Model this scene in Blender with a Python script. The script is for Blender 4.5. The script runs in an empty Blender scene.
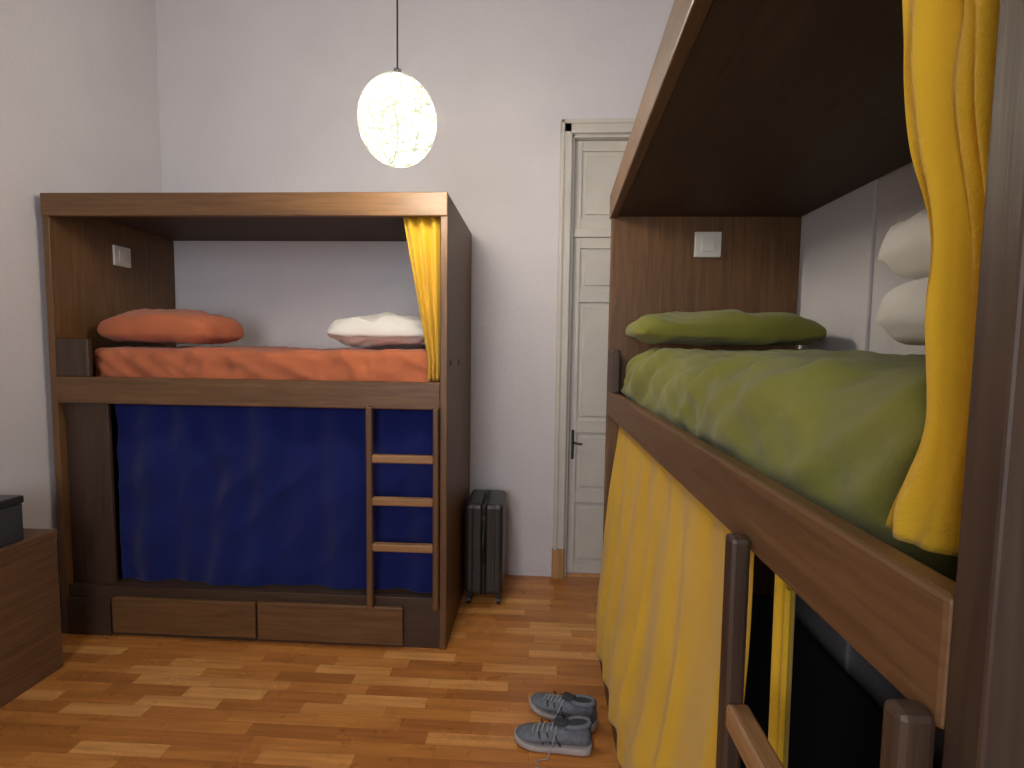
import bpy, bmesh, math, random
from mathutils import Vector, Matrix, noise
random.seed(7)
D=bpy.data; scene=bpy.context.scene; COL=scene.collection

def lin(c):
    return tuple(((v/255)/12.92 if v/255<=0.04045 else ((v/255+0.055)/1.055)**2.4) for v in c)+(1.0,)

# ---------------------------------------------------------------- materials
def newmat(name):
    m=D.materials.new(name); m.use_nodes=True; nt=m.node_tree
    return m,nt,nt.nodes['Principled BSDF']
def N(nt,t,**kw):
    n=nt.nodes.new(t)
    for k,v in kw.items(): setattr(n,k,v)
    return n
def ramp(nt,stops):
    r=N(nt,'ShaderNodeValToRGB'); e=r.color_ramp.elements
    while len(e)<len(stops): e.new(0.5)
    for i,(p,c) in enumerate(stops): e[i].position=p; e[i].color=c
    return r
def simple(name,c,rough=0.6,metal=0.0,var=0.12,scale=8,bump=0.0,bscale=60,spec=0.5):
    m,nt,b=newmat(name)
    tc=N(nt,'ShaderNodeTexCoord'); n=N(nt,'ShaderNodeTexNoise'); n.inputs['Scale'].default_value=scale; n.inputs['Detail'].default_value=4
    nt.links.new(tc.outputs['Object'],n.inputs['Vector'])
    c=lin(c); a=tuple(x*(1-var) for x in c[:3])+(1,); d=tuple(min(1,x*(1+var)) for x in c[:3])+(1,)
    r=ramp(nt,[(0.3,a),(0.7,d)]); nt.links.new(n.outputs['Fac'],r.inputs[0]); nt.links.new(r.outputs[0],b.inputs['Base Color'])
    b.inputs['Roughness'].default_value=rough; b.inputs['Metallic'].default_value=metal; b.inputs['Specular IOR Level'].default_value=spec
    if bump:
        n2=N(nt,'ShaderNodeTexNoise'); n2.inputs['Scale'].default_value=bscale; n2.inputs['Detail'].default_value=3
        nt.links.new(tc.outputs['Object'],n2.inputs['Vector'])
        bp=N(nt,'ShaderNodeBump'); bp.inputs['Strength'].default_value=bump; bp.inputs['Distance'].default_value=0.01
        nt.links.new(n2.outputs['Fac'],bp.inputs['Height']); nt.links.new(bp.outputs[0],b.inputs['Normal'])
    return m
def fabric(name,c,var=0.1,bump=0.25):
    m=simple(name,c,rough=0.95,var=var,scale=5,bump=bump,bscale=350,spec=0.15)
    b=m.node_tree.nodes['Principled BSDF']; b.inputs['Sheen Weight'].default_value=0.15
    return m
_w={}
def wood(tone,axis):
    k=(tone,axis)
    if k in _w: return _w[k]
    c1,c2,c3,ro=TONES[tone]
    m,nt,b=newmat('wood_%s_%s'%(tone,axis))
    tc=N(nt,'ShaderNodeTexCoord'); oi=N(nt,'ShaderNodeObjectInfo')
    mul=N(nt,'ShaderNodeMath',operation='MULTIPLY'); mul.inputs[1].default_value=37.0
    nt.links.new(oi.outputs['Random'],mul.inputs[0])
    add=N(nt,'ShaderNodeVectorMath',operation='ADD'); nt.links.new(tc.outputs['Object'],add.inputs[0]); nt.links.new(mul.outputs[0],add.inputs[1])
    mp=N(nt,'ShaderNodeMapping'); s=[48,48,48]; s['xyz'.index(axis)]=3.0; mp.inputs['Scale'].default_value=s
    nt.links.new(add.outputs[0],mp.inputs[0])
    n=N(nt,'ShaderNodeTexNoise'); n.inputs['Scale'].default_value=1; n.inputs['Detail'].default_value=7; n.inputs['Roughness'].default_value=0.65; n.inputs['Distortion'].default_value=0.7
    nt.links.new(mp.outputs[0],n.inputs[0])
    r=ramp(nt,[(0.28,lin(c1)),(0.5,lin(c2)),(0.74,lin(c3))]); nt.links.new(n.outputs['Fac'],r.inputs[0])
    nt.links.new(r.outputs[0],b.inputs['Base Color']); b.inputs['Roughness'].default_value=ro
    bp=N(nt,'ShaderNodeBump'); bp.inputs['Strength'].default_value=0.25; bp.inputs['Distance'].default_value=0.003
    nt.links.new(n.outputs['Fac'],bp.inputs['Height']); nt.links.new(bp.outputs[0],b.inputs['Normal'])
    _w[k]=m; return m
TONES={'bed':((82,55,30),(101,70,40),(118,85,52),0.48),
       'dark':((48,34,24),(63,45,31),(76,56,39),0.5),
       'shaded':((54,38,27),(65,46,33),(76,55,40),0.65),
       'light':((122,86,50),(148,108,68),(168,127,84),0.5),
       'cab':((86,61,39),(104,75,49),(120,88,61),0.5),
       'pine':((140,104,60),(172,132,84),(188,150,100),0.5)}

def floor_mat():
    m,nt,b=newmat('parquet'); L=nt.links
    tc=N(nt,'ShaderNodeTexCoord'); sp=N(nt,'ShaderNodeSeparateXYZ'); L.new(tc.outputs['Object'],sp.inputs[0])
    def M(op,a,bv=None):
        n=N(nt,'ShaderNodeMath',operation=op)
        for i,x in enumerate((a,bv)):
            if x is None: continue
            if isinstance(x,(int,float)): n.inputs[i].default_value=x
            else: L.new(x,n.inputs[i])
        return n.outputs[0]
    yr=M('DIVIDE',sp.outputs['Y'],0.066); row=M('FLOOR',yr)
    wn=N(nt,'ShaderNodeTexWhiteNoise',noise_dimensions='1D'); L.new(row,wn.inputs['W'])
    xr=M('ADD',M('DIVIDE',sp.outputs['X'],0.36),M('MULTIPLY',wn.outputs['Value'],9.0)); col=M('FLOOR',xr)
    cb=N(nt,'ShaderNodeCombineXYZ'); L.new(row,cb.inputs[0]); L.new(col,cb.inputs[1])
    w2=N(nt,'ShaderNodeTexWhiteNoise',noise_dimensions='2D'); L.new(cb.outputs[0],w2.inputs['Vector'])
    r=ramp(nt,[(0.0,lin((174,112,56))),(0.3,lin((188,122,60))),(0.7,lin((204,138,70))),(1.0,lin((224,164,96)))])
    L.new(w2.outputs['Value'],r.inputs[0])
    mp=N(nt,'ShaderNodeMapping'); mp.inputs['Scale'].default_value=(3,45,1); 
    ad=N(nt,'ShaderNodeVectorMath',operation='ADD'); L.new(tc.outputs['Object'],ad.inputs[0]); L.new(w2.outputs['Color'],ad.inputs[1]); L.new(ad.outputs[0],mp.inputs[0])
    n=N(nt,'ShaderNodeTexNoise'); n.inputs['Scale'].default_value=1; n.inputs['Detail'].default_value=6; n.inputs['Distortion'].default_value=0.6; L.new(mp.outputs[0],n.inputs[0])
    r2=ramp(nt,[(0.3,(0.78,0.72,0.66,1)),(0.7,(1.1,1.1,1.1,1))]); L.new(n.outputs['Fac'],r2.inputs[0])
    mx=N(nt,'ShaderNodeMix',data_type='RGBA',blend_type='MULTIPLY'); mx.inputs[0].default_value=1; L.new(r.outputs[0],mx.inputs[6]); L.new(r2.outputs[0],mx.inputs[7])
    fy=M('FRACT',yr); fx=M('FRACT',xr)
    gap=M('MAXIMUM',M('LESS_THAN',fy,0.03),M('LESS_THAN',fx,0.006))
    mx2=N(nt,'ShaderNodeMix',data_type='RGBA'); L.new(M('MULTIPLY',gap,0.45),mx2.inputs[0]); L.new(mx.outputs[2],mx2.inputs[6]); mx2.inputs[7].default_value=lin((100,58,30))
    L.new(mx2.outputs[2],b.inputs['Base Color']); 
    n3=N(nt,'ShaderNodeTexNoise'); n3.inputs['Scale'].default_value=9; L.new(tc.outputs['Object'],n3.inputs[0])
    L.new(M('ADD',M('MULTIPLY',n3.outputs['Fac'],0.2),0.20),b.inputs['Roughness'])
    return m
M_FLOOR=floor_mat()
M_WALL=simple('wall_paint',(208,204,206),rough=0.85,var=0.03,scale=2.5,bump=0.25,bscale=40)
M_CEIL=simple('ceiling_paint',(205,205,205),rough=0.9,var=0.02)
M_DOOR=simple('door_paint',(196,192,182),rough=0.45,var=0.04,bump=0.05)
M_ORANGE=fabric('orange_cotton',(182,104,70))
M_GREEN=fabric('green_cotton',(122,121,52))
M_YEL=fabric('yellow_curtain_cloth',(206,163,40),var=0.06)
M_BLUE=fabric('blue_curtain_cloth',(20,30,90),var=0.12)
M_DARKC=fabric('shade_dark_cloth',(34,34,40))  # near-black colour stands in for the shade inside the lower bunk
M_WHITE=fabric('white_cotton',(226,222,216),var=0.04)
M_PLAST=simple('switch_plastic',(210,205,194),rough=0.35,var=0.02)
M_METAL=simple('dark_metal',(70,66,60),rough=0.35,metal=0.9)
M_CASE=simple('suitcase_shell',(52,51,49),rough=0.3,var=0.1,metal=0.2)
M_BLACK=simple('black_plastic',(24,24,25),rough=0.45)
M_GREYBOX=simple('grey_plastic',(56,58,60),rough=0.5)
M_MESH=simple('shoe_mesh',(112,118,128),rough=0.9,var=0.2,scale=60,bump=0.5,bscale=300)
M_SOLE=simple('shoe_sole',(172,164,160),rough=0.7)
M_SHOEDK=simple('shoe_dark',(54,58,66),rough=0.85)
M_LACE=simple('shoe_lace',(160,165,172),rough=0.9)

# ---------------------------------------------------------------- mesh helpers
def root(name,loc=(0,0,0),rotz=0.0):
    e=D.objects.new(name,None); e.empty_display_size=0.1; e.location=loc; e.rotation_euler=(0,0,rotz); COL.objects.link(e); return e
def addobj(name,me,mat,parent=None,loc=(0,0,0),smooth=False):
    o=D.objects.new(name,me); 
    if mat: me.materials.append(mat)
    o.location=loc; COL.objects.link(o)
    if parent: o.parent=parent
    if smooth:
        for p in me.polygons: p.use_smooth=True
    return o
def box(name,x0,x1,y0,y1,z0,z1,mat,parent=None,bevel=0.003):
    d=(x1-x0,y1-y0,z1-z0); c=((x0+x1)/2,(y0+y1)/2,(z0+z1)/2)
    if isinstance(mat,str): mat=wood(mat,'xyz'[max(range(3),key=lambda i:d[i])])
    bm=bmesh.new(); bmesh.ops.create_cube(bm,size=1); bmesh.ops.scale(bm,vec=d,verts=bm.verts)
    if bevel: bmesh.ops.bevel(bm,geom=bm.edges[:],offset=min(bevel,min(d)*0.3),segments=2,affect='EDGES',profile=0.5)
    me=D.meshes.new(name); bm.to_mesh(me); bm.free()
    return addobj(name,me,mat,parent,c)
def rbox(name,c,d,r,step,mat,parent=None,disp=None):
    hx,hy,hz=d[0]/2,d[1]/2,d[2]/2; bm=bmesh.new()
    n=[max(2,int(round(v/step))) for v in d]
    h=(hx,hy,hz)
    for ax in range(3):
        a,b=(ax+1)%3,(ax+2)%3
        for s in (-1,1):
            g=[]
            for i in range(n[a]+1):
                rw=[]
                for j in range(n[b]+1):
                    p=[0,0,0]; p[ax]=s*h[ax]; p[a]=-h[a]+2*h[a]*i/n[a]; p[b]=-h[b]+2*h[b]*j/n[b]
                    rw.append(bm.verts.new(p))
                g.append(rw)
            for i in range(n[a]):
                for j in range(n[b]):
                    f=[g[i][j],g[i+1][j],g[i+1][j+1],g[i][j+1]]
                    bm.faces.new(f if s>0 else f[::-1])
    bmesh.ops.remove_doubles(bm,verts=bm.verts,dist=1e-5)
    for v in bm.verts:
        q=Vector([max(-h[i]+r,min(h[i]-r,v.co[i])) for i in range(3)])
        nn=(v.co-q); nn=nn.normalized() if nn.length>1e-7 else Vector((0,0,1))
        v.co=q+nn*r
        if disp: v.co+=disp(v.co+Vector(c),nn)
    me=D.meshes.new(name); bm.to_mesh(me); bm.free()
    return addobj(name,me,mat,parent,c,True)
def grid(name,nu,nv,fn,mat,parent=None,thick=0.0,loc=(0,0,0)):
    vs=[];fs=[]
    for j in range(nv+1):
        for i in range(nu+1): vs.append(fn(i/nu,j/nv))
    c=sum((Vector(v) for v in vs),Vector())/len(vs)
    for j in range(nv):
        for i in range(nu):
            a=j*(nu+1)+i; fs.append((a,a+1,a+nu+2,a+nu+1))
    me=D.meshes.new(name); me.from_pydata([tuple(Vector(v)-c) for v in vs],[],fs)
    o=addobj(name,me,mat,parent,c,True)
    if thick:
        s=o.modifiers.new('s','SOLIDIFY'); s.thickness=thick; s.offset=0
    return o
def tube(name,pts,r,mat,parent=None,cyclic=False,res=3):
    cu=D.curves.new(name,'CURVE'); cu.dimensions='3D'; cu.bevel_depth=r; cu.bevel_resolution=res
    s=cu.splines.new('POLY'); s.points.add(len(pts)-1)
    for i,p in enumerate(pts): s.points[i].co=(*p,1)
    s.use_cyclic_u=cyclic
    o=D.objects.new(name,cu); COL.objects.link(o); cu.materials.append(mat)
    if parent: o.parent=parent
    return o
def cyl(name,p,r,h,axis,mat,parent=None,seg=24):
    bm=bmesh.new(); bmesh.ops.create_cone(bm,cap_ends=True,segments=seg,radius1=r,radius2=r,depth=h)
    if axis=='x': bmesh.ops.rotate(bm,matrix=Matrix.Rotation(math.pi/2,3,'Y'),verts=bm.verts)
    if axis=='y': bmesh.ops.rotate(bm,matrix=Matrix.Rotation(math.pi/2,3,'X'),verts=bm.verts)
    me=D.meshes.new(name); bm.to_mesh(me); bm.free(); return addobj(name,me,mat,parent,p)
def pillow(name,c,sx,sy,t,mat,rot=(0,0,0),seed=0,n=48,sag=0.0,wr_=1.0,pw=.36):
    vs=[];fs=[]; off=Vector((seed*3.1,seed*1.7,0))
    for s in (1,-1):
        base=len(vs)
        for j in range(n+1):
            for i in range(n+1):
                u=math.sin(math.pi/2*(-1+2*i/n)); v=math.sin(math.pi/2*(-1+2*j/n))
                k=max(0,(1-abs(u)**3))*max(0,(1-abs(v)**3))
                x=sx/2*u*(1-0.10*v**4); y=sy/2*v*(1-0.12*u**4)
                wr=noise.noise(Vector((x*6,y*6,s))+off)*0.018+(0.4-abs(noise.noise(Vector((x*11+y*8,y*5-x*4,s*2))+off)))*0.022
                z=s*t/2*k**pw+wr*wr_*min(1,k*4) - sag*(u*u)
                if s<0: z=max(z,-t/2)*0.75
                vs.append((x,y,z))
        for j in range(n):
            for i in range(n):
                a=base+j*(n+1)+i; f=(a,a+1,a+n+2,a+n+1); fs.append(f if s>0 else f[::-1])
    me=D.meshes.new(name); me.from_pydata(vs,[],fs)
    bm=bmesh.new(); bm.from_mesh(me); bmesh.ops.remove_doubles(bm,verts=bm.verts,dist=0.0003); bm.to_mesh(me); bm.free()
    o=addobj(name,me,mat,None,c,True); o.rotation_euler=rot
    return o

# ---------------------------------------------------------------- room
XL,XR,YB,YF,H=-2.535,1.205,3.37,-1.7,4.0
box('floor',XL-.1,XR+.1,YF-.1,YB+.3,-.1,0,M_FLOOR,bevel=0)
box('ceiling',XL-.1,XR+.1,YF-.1,YB+.3,H,H+.1,M_CEIL,bevel=0)
box('wall_left',XL-.1,XL,YF-.1,YB+.2,0,H,M_WALL,bevel=0)
box('wall_right',XR,XR+.1,YF-.1,YB+.2,0,H,M_WALL,bevel=0)
wb=root('wall_back',(0,YB,0))
DX0,DX1,DZ=0.195,1.005,2.905
box('section_1',XL,DX0,0,.16,0,H,M_WALL,wb,0)
box('section_2',DX1,XR,0,.16,0,H,M_WALL,wb,0)
box('section_3',DX0,DX1,0,.16,DZ,H,M_WALL,wb,0)
wf=root('wall_front',(0,YF,0))
box('section_1',XL,-1.5,-.1,0,0,H,M_WALL,wf,0)
box('section_2',-.1,XR,-.1,0,0,H,M_WALL,wf,0)
box('section_3',-1.5,-.1,-.1,0,0,1.0,M_WALL,wf,0)
box('section_4',-1.5,-.1,-.1,0,2.9,H,M_WALL,wf,0)
w1=root('added_window_1',(-.8,YF,1.95))  # unseen window, added behind the camera to go with the fill light
for i,(a,b,c,d) in enumerate([(-.7,-.63,-.95,.95),(.63,.7,-.95,.95),(-.7,.7,-.95,-.88),(-.7,.7,.88,.95),(-.03,.03,-.95,.95)]):
    box('frame_%d'%i,a,b,-.07,-.02,c,d,M_DOOR,w1)

t=root('trim_1',(0,YB,0))
box('casing_left',.118,.195,-.03,0,.2,DZ+.08,M_DOOR,t,.008)
box('casing_left_bead',.125,.145,-.042,-.03,.2,DZ+.08,M_DOOR,t,.005)
box('casing_right',1.005,1.08,-.03,0,.2,DZ+.08,M_DOOR,t,.008)
box('casing_top',.118,1.08,-.03,0,DZ,DZ+.08,M_DOOR,t,.008)
box('casing_top_bead',.125,1.07,-.042,-.03,DZ+.055,DZ+.08,M_DOOR,t,.005)
box('plinth_left',.113,.195,-.036,0,0,.2,'pine',t,.005)
box('plinth_right',1.005,1.085,-.036,0,0,.2,'pine',t,.005)
d=root('door_1',(0,YB,0))
box('jamb_left',.195,.212,0,.12,0,DZ,M_DOOR,d); box('jamb_right',.988,1.005,0,.12,0,DZ,M_DOOR,d); box('jamb_top',.195,1.005,0,.12,DZ-.017,DZ,M_DOOR,d)
def leaf(px,x0,x1,z0,z1,pans):
    y0=.05
    box(px+'_back',x0,x1,y0+.018,y0+.04,z0,z1,M_DOOR,d)
    s=.05
    box(px+'_stile_a',x0,x0+s,y0,y0+.018,z0,z1,M_DOOR,d); box(px+'_stile_b',x1-s,x1,y0,y0+.018,z0,z1,M_DOOR,d)
    edges=[z0]+[q for p in pans for q in p]+[z1]
    for i in range(0,len(edges),2): box('%s_rail_%d'%(px,i),x0+s,x1-s,y0,y0+.018,edges[i],edges[i+1],M_DOOR,d)
    for i,(a,b) in enumerate(pans): box('%s_panel_%d'%(px,i),x0+s+.03,x1-s-.03,y0+.004,y0+.018,a+.03,b-.03,M_DOOR,d,.006)
for k,(a,b) in enumerate([(.215,.598),(.602,.985)]):
    leaf('leaf%d'%k,a,b,.01,2.27,[(.08,.5),(.58,.98),(1.06,1.85),(1.93,2.20)])
    leaf('transom%d'%k,a,b,2.32,DZ-.02,[(2.39,2.82)])
box('transom_bar',.212,.988,.03,.08,2.27,2.32,M_DOOR,d)
box('handle_plate',.232,.25,.042,.05,.80,1.0,M_METAL,d); tube('handle_lever',[(.241,.045,.92),(.241,.0,.92),(.265,-.005,.915),(.30,-.005,.91)],.007,M_METAL,d)
cyl('keyhole',(.241,.04,.85),.007,.01,'y',M_METAL,d)
box('trim_2',XR-.015,XR,1.93,2.38,0,H,M_WALL,bevel=.004)

# ---------------------------------------------------------------- bunk beds
def bed(loc,rotz,L,W,K,zu,tilt=0,foot='bed',rb=1.19):
    e=root('bunk_bed',loc,rotz); T=.035
    box('panel_head',0,T,0.002,W,0,2.24+K,'bed',e); box('panel_foot',L-T,L,0.002,W,0,2.24+K,foot,e)
    rf=box('roof',T,L-T,.03,W,zu+K,2.235+K,'shaded',e)  # darker wood tone puts the canopy underside's shade into the colour
    fa=box('fascia',0,L,-.006,.03,2.13+K,2.243+K,'bed',e,.005)
    if tilt:
        # canopy front board of this bunk is slightly out of parallel with the rail
        fa.location=Matrix.Rotation(tilt,3,'Z')@fa.location; fa.rotation_euler=(0,0,tilt)
        for v in rf.data.vertices:
            if v.co.y<0: v.co.y+=math.tan(tilt)*(v.co.x+rf.location.x)
    box('rail',T,L-T,0,.032,rb+K,1.327+K,'bed',e,.006)
    box('platform',T,L-T,.032,W,rb+.01+K,1.235+K,'bed',e)
    box('rail_back',T,L-T,W-.03,W,1.235+K,1.36+K,'bed',e)
    box('guard',T,.21,0.002,.03,1.327+K,1.52+K,'dark',e,.006)
    if not tilt: box('lower_side_panel',T,.27,.04,.06,.265,rb+K,'dark',e)
    box('base_front',T,L-T,.01,.035,.0,.265,'dark',e)
    box('base_deck',T,L-T,.035,W,.235,.265,'dark',e)
    box('base_left_stile',T,.27,-.002,.01,.0,.20,'dark',e)
    box('drawer_1',.29,1.06,-.012,.01,.025,.215,'bed',e,.005)
    box('drawer_2',1.07,1.83,-.012,.01,.02,.22,'bed',e,.005)
    lp0=L-.40-(.03 if tilt else 0)
    pt=rb+.015+K
    pw=.024 if tilt else .03
    box('ladder_post_1',lp0,lp0+.032,-.032,-.0,.22,pt+(.008 if tilt else 0),'dark' if tilt else 'bed',e,.008)
    box('ladder_post_2',L-T-pw,L-T,-.032,-.0,.22,pt,'dark' if tilt else 'bed',e,.008)
    for i,z in enumerate((.515,.75,.965)): box('ladder_rung_%d'%(i+1),lp0+.03,L-T-pw+.002,-.030,.005,z+K/2-.02,z+K/2+.02,'light',e,.006)
    box('switch_plate',T,T+.014,.38,.50,1.95+K,2.065+K,M_PLAST,e,.004)
    box('switch_rocker',T+.014,T+.02,.41,.47,1.975+K,2.04+K,M_PLAST,e,.003)
    for i in range(2): cyl('bolt_%d'%i,(L+.001,.10+.26*i,1.46),.016,.006,'x',M_BLACK,e)
    return e
KL,KR=.04,.02
LB=(-2.495,2.48); LL=2.05; LW=.88
RB=(.33,2.47); RL=2.095; RW=.86
b1=bed((LB[0],LB[1],0),0,LL,LW,KL,2.19)
b2=bed((RB[0],RB[1],0),-math.pi/2,RL,RW,KR,2.135,math.radians(-2.4),'dark',1.213)

# ---------------------------------------------------------------- bedding
def sheet_disp(a,b,seed,m=.6):
    def f(p,n):
        q=p*3.2+Vector((seed,0,0)); q2=Vector((p.x*9+p.y*5,p.y*9-p.x*4,p.z*6+seed)); q3=Vector((p.x*4,p.y*16+p.z*14,p.z*5-seed))
        w=noise.noise(q)*a+ (0.3-abs(noise.noise(q2)))*b+(0.3-abs(noise.noise(q3)))*b*m
        if n.z<-.3: w=0
        return n*w
    return f
def od(p,n):
    q=Vector((p.x*7+p.z*9,p.y*3,p.z*3)); w=(.28-abs(noise.noise(q)))*.030*(1 if n.y<-.3 else .4)
    o=sheet_disp(.010,.018,3)(p,n)+n*(w if n.z>-.3 else 0)
    return o
rbox('mattress',(-1.452,2.945,1.40),(1.84,.70,.235),.05,.015,M_ORANGE,disp=od)
def gd(p,n):
    # broad soft swells plus diagonal drape folds on the hanging side
    w=noise.noise(p*2.1+Vector((9,2,4)))*.026
    q=Vector((p.x*3,(p.y*5.5+p.z*6.5),p.z*1.5+4)); w+=(.28-abs(noise.noise(q)))*.052*(1.0 if n.x<-.2 else .4)
    q=Vector((p.x*9+2,(p.y*11-p.z*9.0),p.z*3)); w+=(.28-abs(noise.noise(q)))*.020
    q=Vector((p.x*20,(p.y*17+p.z*24),p.z*6)); w+=(.28-abs(noise.noise(q)))*.006
    if n.z<-.3: w=0
    o=n*w
    if o.x<0 and p.z<1.36: o.x*=.4
    if n.x<0 and p.y>.62: o.x-=.028*min(1,(p.y-.62)/.3)*(-n.x)
    return o
rbox('mattress',(.79,1.435,1.398),(.76,1.86,.27),.105,.014,M_GREEN,disp=gd)
pillow('pillow',(-2.08,2.83,1.620),.66,.42,.21,M_ORANGE,(0,0,0),2,sag=.012,pw=.30)
pillow('pillow',(.745,2.16,1.616),.74,.40,.15,M_GREEN,(0.02,0,0),5)
pillow('folded_blanket',(-.88,2.99,1.612),.66,.46,.20,M_WHITE,(0,0,.1),7,wr_=2.2,pw=.5)
rbox('pillow',(1.075,1.32,1.645),(.20,.48,.165),.075,.02,M_WHITE,disp=sheet_disp(.02,.03,21))
rbox('pillow',(1.07,1.33,1.83),(.20,.47,.165),.075,.02,M_WHITE,disp=sheet_disp(.02,.03,31))

# ---------------------------------------------------------------- curtains
def nz(x,y,z,s): return noise.noise(Vector((x*s,y*s,z)))
x0,x1=LB[0]+.27,LB[0]+LL-.045
def fb(s,t):
    x=x0+(x1-x0)*s; z=1.235-(1.235-.268)*t
    # soft vertical folds + gentle diagonal sag creases
    v=math.sin(s*52+4*nz(s,t*.4,1,3))*.010+math.sin(s*23+3*nz(s,t*.5,4,2)+t*1.6)*.013
    sag=nz(s*1.6+t*.9,t*1.0-s*.9,5,2.2)
    cr=(.25-abs(nz(s*3.2+t*1.8,t*1.4-s*.6,9,2.0)))
    return Vector((x,max(2.520,2.560+v+.024*sag-.035*cr*math.sin(math.pi*t)),z))
grid('bed_curtain',240,90,fb,M_BLUE,thick=.002)
xe=LB[0]+LL-.05
def fy(s,t):
    z=2.195-(2.195-1.37)*t
    w=.19-.13*min(1,t*1.15)
    x=xe-w+w*s; y=2.545+.016*math.sin(s*6*math.pi+1)*(1-.3*t)+.008*nz(s*2,t*3,7,2)
    return Vector((x,y,z))
grid('bed_curtain',60,50,fy,M_YEL,thick=.002)
def interp(z,pts):
    for (a,b),(c,e) in zip(pts,pts[1:]):
        if c<=z<=a: 
            k=(a-z)/(a-c); k=k*k*(3-2*k); return b+(e-b)*k
    return pts[-1][1]
def fr(s,t):
    z=2.15-(2.15-1.35)*t
    w=interp(z,[(2.2,.23),(1.85,.165),(1.6,.11),(1.48,.10),(1.34,.155)])
    y=.416+w*s
    x=.384+.006*math.sin(s*8.4*math.pi+.6+t*2.5)+.008*math.sin(s*3.1*math.pi+t*4)+.014*nz(s*3+t,t*4,11,1.5)
    return Vector((max(.366,x),y,z))
grid('bed_curtain',160,90,fr,M_YEL,thick=.002)
def fl(s,t):
    y=2.40-(2.40-.925)*s; z=1.215-(1.215-.16)*t
    out=.390-.090*(min(1,t/.8)**(1.0+1.6*s))
    x=out+.014*math.sin(s*46+1.8*nz(s*4,t,2,2))*(.45+.4*t)+.010*nz(s*5,t*2,13,1.5)*(1-t*.6)
    y+=.012*math.cos(s*46)*t
    if z<.30: x=min(x,.306)
    elif z<.42: x=min(x,.306+(z-.30)*.5)
    return Vector((x,y,z+.012*math.sin(s*30)*t))
grid('bed_curtain',260,60,fl,M_YEL,thick=.002)
def fl2(s,t):
    y=.90-.07*s; z=1.20-.62*t-.05*s
    return Vector((.425+.012*math.sin(s*12)+.01*t,y+.01*t,z))
grid('bed_curtain',40,30,fl2,M_YEL,thick=.002)
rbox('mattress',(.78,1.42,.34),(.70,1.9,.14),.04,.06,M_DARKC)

# ---------------------------------------------------------------- pendant lamp
LX,LY,LZ=-.555,2.0,2.405
lamp=root('pendant_lamp',(LX,LY,LZ))
mE,nt,b=newmat('lamp_core_glow')
nt.nodes.remove(b); em=N(nt,'ShaderNodeEmission'); em.inputs['Color'].default_value=(1,.90,.75,1); em.inputs['Strength'].default_value=115
nt.links.new(em.outputs[0],nt.nodes['Material Output'].inputs[0])
bm=bmesh.new(); bmesh.ops.create_uvsphere(bm,u_segments=48,v_segments=28,radius=1); bmesh.ops.scale(bm,vec=(.136,.136,.153),verts=bm.verts)
me=D.meshes.new('core'); bm.to_mesh(me); bm.free(); addobj('core',me,mE,lamp,(0,0,0),True)
mT,nt,b=newmat('lamp_thread'); b.inputs['Base Color'].default_value=lin((215,218,185)); b.inputs['Roughness'].default_value=1; b.inputs['Specular IOR Level'].default_value=0; b.inputs['Emission Color'].default_value=lin((240,243,214)); b.inputs['Emission Strength'].default_value=.34
cu=D.curves.new('threads','CURVE'); cu.dimensions='3D'; cu.bevel_depth=.0024; cu.bevel_resolution=1
for k in range(80):
    nrm=Vector((random.gauss(0,1),random.gauss(0,1),random.gauss(0,1))).normalized()
    a=nrm.orthogonal().normalized(); c=nrm.cross(a); off=random.uniform(-.6,.6); rr=math.sqrt(1-off*off)
    s=cu.splines.new('POLY'); s.points.add(39); s.use_cyclic_u=True
    for i in range(40):
        th=2*math.pi*i/40; p=(a*math.cos(th)+c*math.sin(th))*rr+nrm*off
        s.points[i].co=(p.x*.147,p.y*.147,p.z*.164,1)
o=D.objects.new('threads',cu); COL.objects.link(o); cu.materials.append(mT); o.parent=lamp
tube('cord',[(0,0,.163),(0,0,H-LZ)],.0035,M_BLACK,lamp)
cyl('socket_cap',(0,0,.175),.014,.03,'z',M_BLACK,lamp); cyl('ceiling_rose',(0,0,H-LZ-.015),.05,.03,'z',M_PLAST,lamp)

# ---------------------------------------------------------------- suitcase
sc=root('suitcase',(-.305,3.10,0))
def rib(p,n):
    if abs(n.y)>.8: return n*(-.003*(0.5+0.5*math.cos(p.x*2*math.pi/.037)))
    if abs(n.x)>.8: return n*(-.005*(0.5+0.5*math.cos(p.y*2*math.pi/.045)))
    return Vector()
rbox('shell_left',(-.0585,0,.345),(.113,.34,.55),.026,.0075,M_CASE,sc,rib)
rbox('shell_right',(.0585,0,.345),(.113,.34,.55),.026,.0075,M_CASE,sc,rib)
rbox('zip_band',(0,0,.345),(.04,.337,.547),.006,.02,M_BLACK,sc)
for sx in (-.09,.09):
    for sy in (-.13,.13):
        cyl('wheel',(sx,sy,.026),.025,.022,'x',M_BLACK,sc); box('wheel_fork',sx-.018,sx+.018,sy-.018,sy+.018,.045,.08,M_BLACK,sc)
tube('side_handle',[(-.0,-.168,.27),(0,-.195,.29),(0,-.195,.44),(0,-.168,.46)],.009,M_BLACK,sc)
tube('top_handle',[(-.0,-.05,.615),(0,-.05,.64),(0,.06,.64),(0,.06,.615)],.009,M_BLACK,sc)
cyl('lock',(0.0,-.17,.54),.012,.008,'y',M_METAL,sc)

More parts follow.
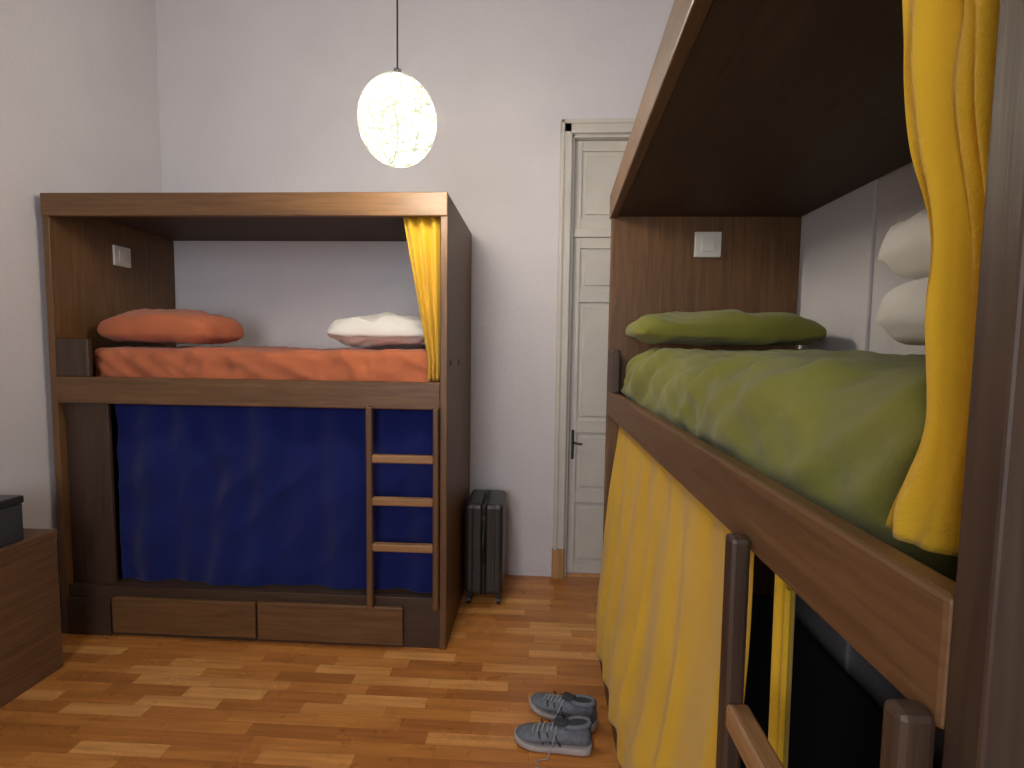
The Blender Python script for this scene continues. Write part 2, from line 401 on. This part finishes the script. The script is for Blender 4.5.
# ---------------------------------------------------------------- shoes
def shoe(loc,rz,mirror=1,sca=1.08):
    e=root('sneaker',loc,rz); e.scale=(sca,)*3
    st=[(-.135,.012,.055,.02),(-.13,.028,.080,.014),(-.115,.035,.095,.012),(-.09,.037,.097,.012),(-.06,.037,.088,.012),(-.03,.037,.084,.012),(.0,.039,.080,.012),(.03,.043,.070,.012),(.06,.047,.060,.012),(.09,.045,.052,.013),(.115,.036,.045,.015),(.132,.022,.035,.018),(.140,.006,.026,.020)]
    def body(name,mat,f,n=28):
        vs=[];fs=[]
        for (x,w,h,zb) in st:
            for k in range(n):
                vs.append(f(x,w,h,zb,2*math.pi*k/n))
        m_=len(st)
        for i in range(m_-1):
            for k in range(n):
                a=i*n+k; b_=i*n+(k+1)%n; fs.append((a,b_,b_+n,a+n))
        fs.append(tuple(range(n))[::-1]); fs.append(tuple((m_-1)*n+k for k in range(n)))
        me=D.meshes.new(name); me.from_pydata(vs,[],fs)
        bm=bmesh.new(); bm.from_mesh(me); bmesh.ops.recalc_face_normals(bm,faces=bm.faces); bm.to_mesh(me); bm.free()
        o=addobj(name,me,mat,e,(0,0,0),True); s=o.modifiers.new('s','SUBSURF'); s.levels=1; s.render_levels=2; return o
    def cy(x): return mirror*(.012*math.sin((x+.13)*9))
    def up(x,w,h,zb,t):
        c,s=math.cos(t),math.sin(t); zz=(zb+.012)+(h-zb-.012)*(.5+.5*s)
        nar=1-.35*max(0,s); return (x,cy(x)+w*nar*(abs(c)**.7)*(1 if c>0 else -1),zz)
    body('upper',M_MESH,up)
    def so(x,w,h,zb,t):
        c,s=math.cos(t),math.sin(t); th=.030 if x<0 else .024
        return (x*1.03,cy(x)+(w+.004)*(abs(c)**.5)*(1 if c>0 else -1),max(0.0,zb-.012)+th*(.5+.5*(abs(s)**.5)*(1 if s>0 else -1)))
    body('sole',M_SOLE,so)
    ring=[(-.082+.046*math.cos(a),cy(-.08)+.025*math.sin(a),.096-.010*math.cos(a)) for a in [2*math.pi*i/24 for i in range(24)]]
    tube('collar',ring,.008,M_MESH,e,True)
    vs=[(-.082+.044*math.cos(a),cy(-.08)+.023*math.sin(a),.100-.010*math.cos(a)) for a in [2*math.pi*i/24 for i in range(24)]]
    me=D.meshes.new('lining'); me.from_pydata(vs,[],[tuple(range(24))]); addobj('lining',me,M_SHOEDK,e)
    tube('heel_tab',[(-.128,cy(-.13),.085),(-.133,cy(-.13),.105),(-.128,cy(-.13),.115)],.006,M_SHOEDK,e)
    rbox('tongue',(-.028,cy(0),.094),(.05,.035,.012),.005,.01,M_SHOEDK,e)
    for i in range(6):
        x=-.02+.017*i; h=.090-.0068*i if i<3 else .078-.0055*(i-2)
        w=.022
        tube('lace_%d'%i,[(x,cy(x)-w,h-.008),(x+.004,cy(x),h+.004),(x+.008,cy(x)+w,h-.008)],.0026,M_LACE,e)
    sg=mirror
    tube('lace_loose',[(-.015,cy(0)+sg*.02,.084),(-.005,cy(0)+sg*.05,.05),(.01,cy(0)+sg*.07,.004),(.05,cy(0)+sg*.085,.003),(.03,cy(0)+sg*.11,.003),(.075,cy(0)+sg*.13,.003)],.002,M_LACE,e)
    for sgn in (-1,1):
        for i in range(3):
            x=-.03+.03*i; tube('stripe_%d_%d'%(sgn,i),[(x,cy(x)+sgn*.0375,.03),(x+.012,cy(x)+sgn*.037,.05),(x+.02,cy(x)+sgn*.030,.068)],.003,M_SHOEDK,e)
    return e
shoe((.085,1.90,0),math.radians(170),1)
shoe((.130,2.055,0),math.radians(150),1)

# ---------------------------------------------------------------- left cabinet + box
cb=root('cabinet',(-2.40,1.73,0))
box('body',-.13,.165,-.5,.49,.0,.635,'cab',cb,.004); box('top_board',-.13,.168,-.503,.493,.635,.668,'cab',cb,.004)
box('number_plate',.165,.168,.05,.15,.54,.60,M_PLAST,cb,.001)
tx=D.curves.new('number','FONT'); tx.body='12'; tx.size=.05; tx.extrude=.0005; tx.align_x='CENTER'; tx.align_y='CENTER'; tx.materials.append(M_BLACK)
to=D.objects.new('number',tx); COL.objects.link(to); to.parent=cb; to.location=(.169,.10,.57); to.rotation_euler=(math.pi/2,0,math.pi/2)
sb=root('storage_box',(-2.385,1.93,.668))
box('body',-.13,.13,-.16,.16,0,.165,M_GREYBOX,sb,.008); box('lid',-.135,.135,-.165,.165,.165,.20,M_CASE,sb,.008); box('latch',.13,.14,-.03,.03,.14,.18,M_BLACK,sb)

# ---------------------------------------------------------------- lights
def area(name,loc,rot,sx,sy,power,col):
    l=D.lights.new(name,'AREA'); l.shape='RECTANGLE'; l.size=sx; l.size_y=sy; l.energy=power; l.color=col
    o=D.objects.new(name,l); o.location=loc; o.rotation_euler=rot; COL.objects.link(o)
area('added_fill_light',(-.8,YF-.15,1.95),(math.radians(90),0,0),1.3,1.8,44,(.94,.95,1.0))  # soft fill added from behind the camera, set at the added window
w=D.worlds.new('World'); scene.world=w; w.use_nodes=True; w.node_tree.nodes['Background'].inputs[0].default_value=(.6,.7,1,1); w.node_tree.nodes['Background'].inputs[1].default_value=.5

# ---------------------------------------------------------------- camera
cam=D.cameras.new('Camera'); co=D.objects.new('Camera',cam); COL.objects.link(co)
cam.sensor_width=36; cam.lens=36*510/1024; cam.clip_start=.02
co.location=(0,0,1.54)
co.rotation_euler=(Matrix.Rotation(math.radians(2.9),3,'Z')@Matrix.Rotation(math.radians(90-4.0),3,'X')@Matrix.Rotation(math.radians(.75),3,'Z')).to_euler()
scene.camera=co
scene.view_settings.view_transform='Standard'; scene.view_settings.look='None'; scene.view_settings.exposure=.62
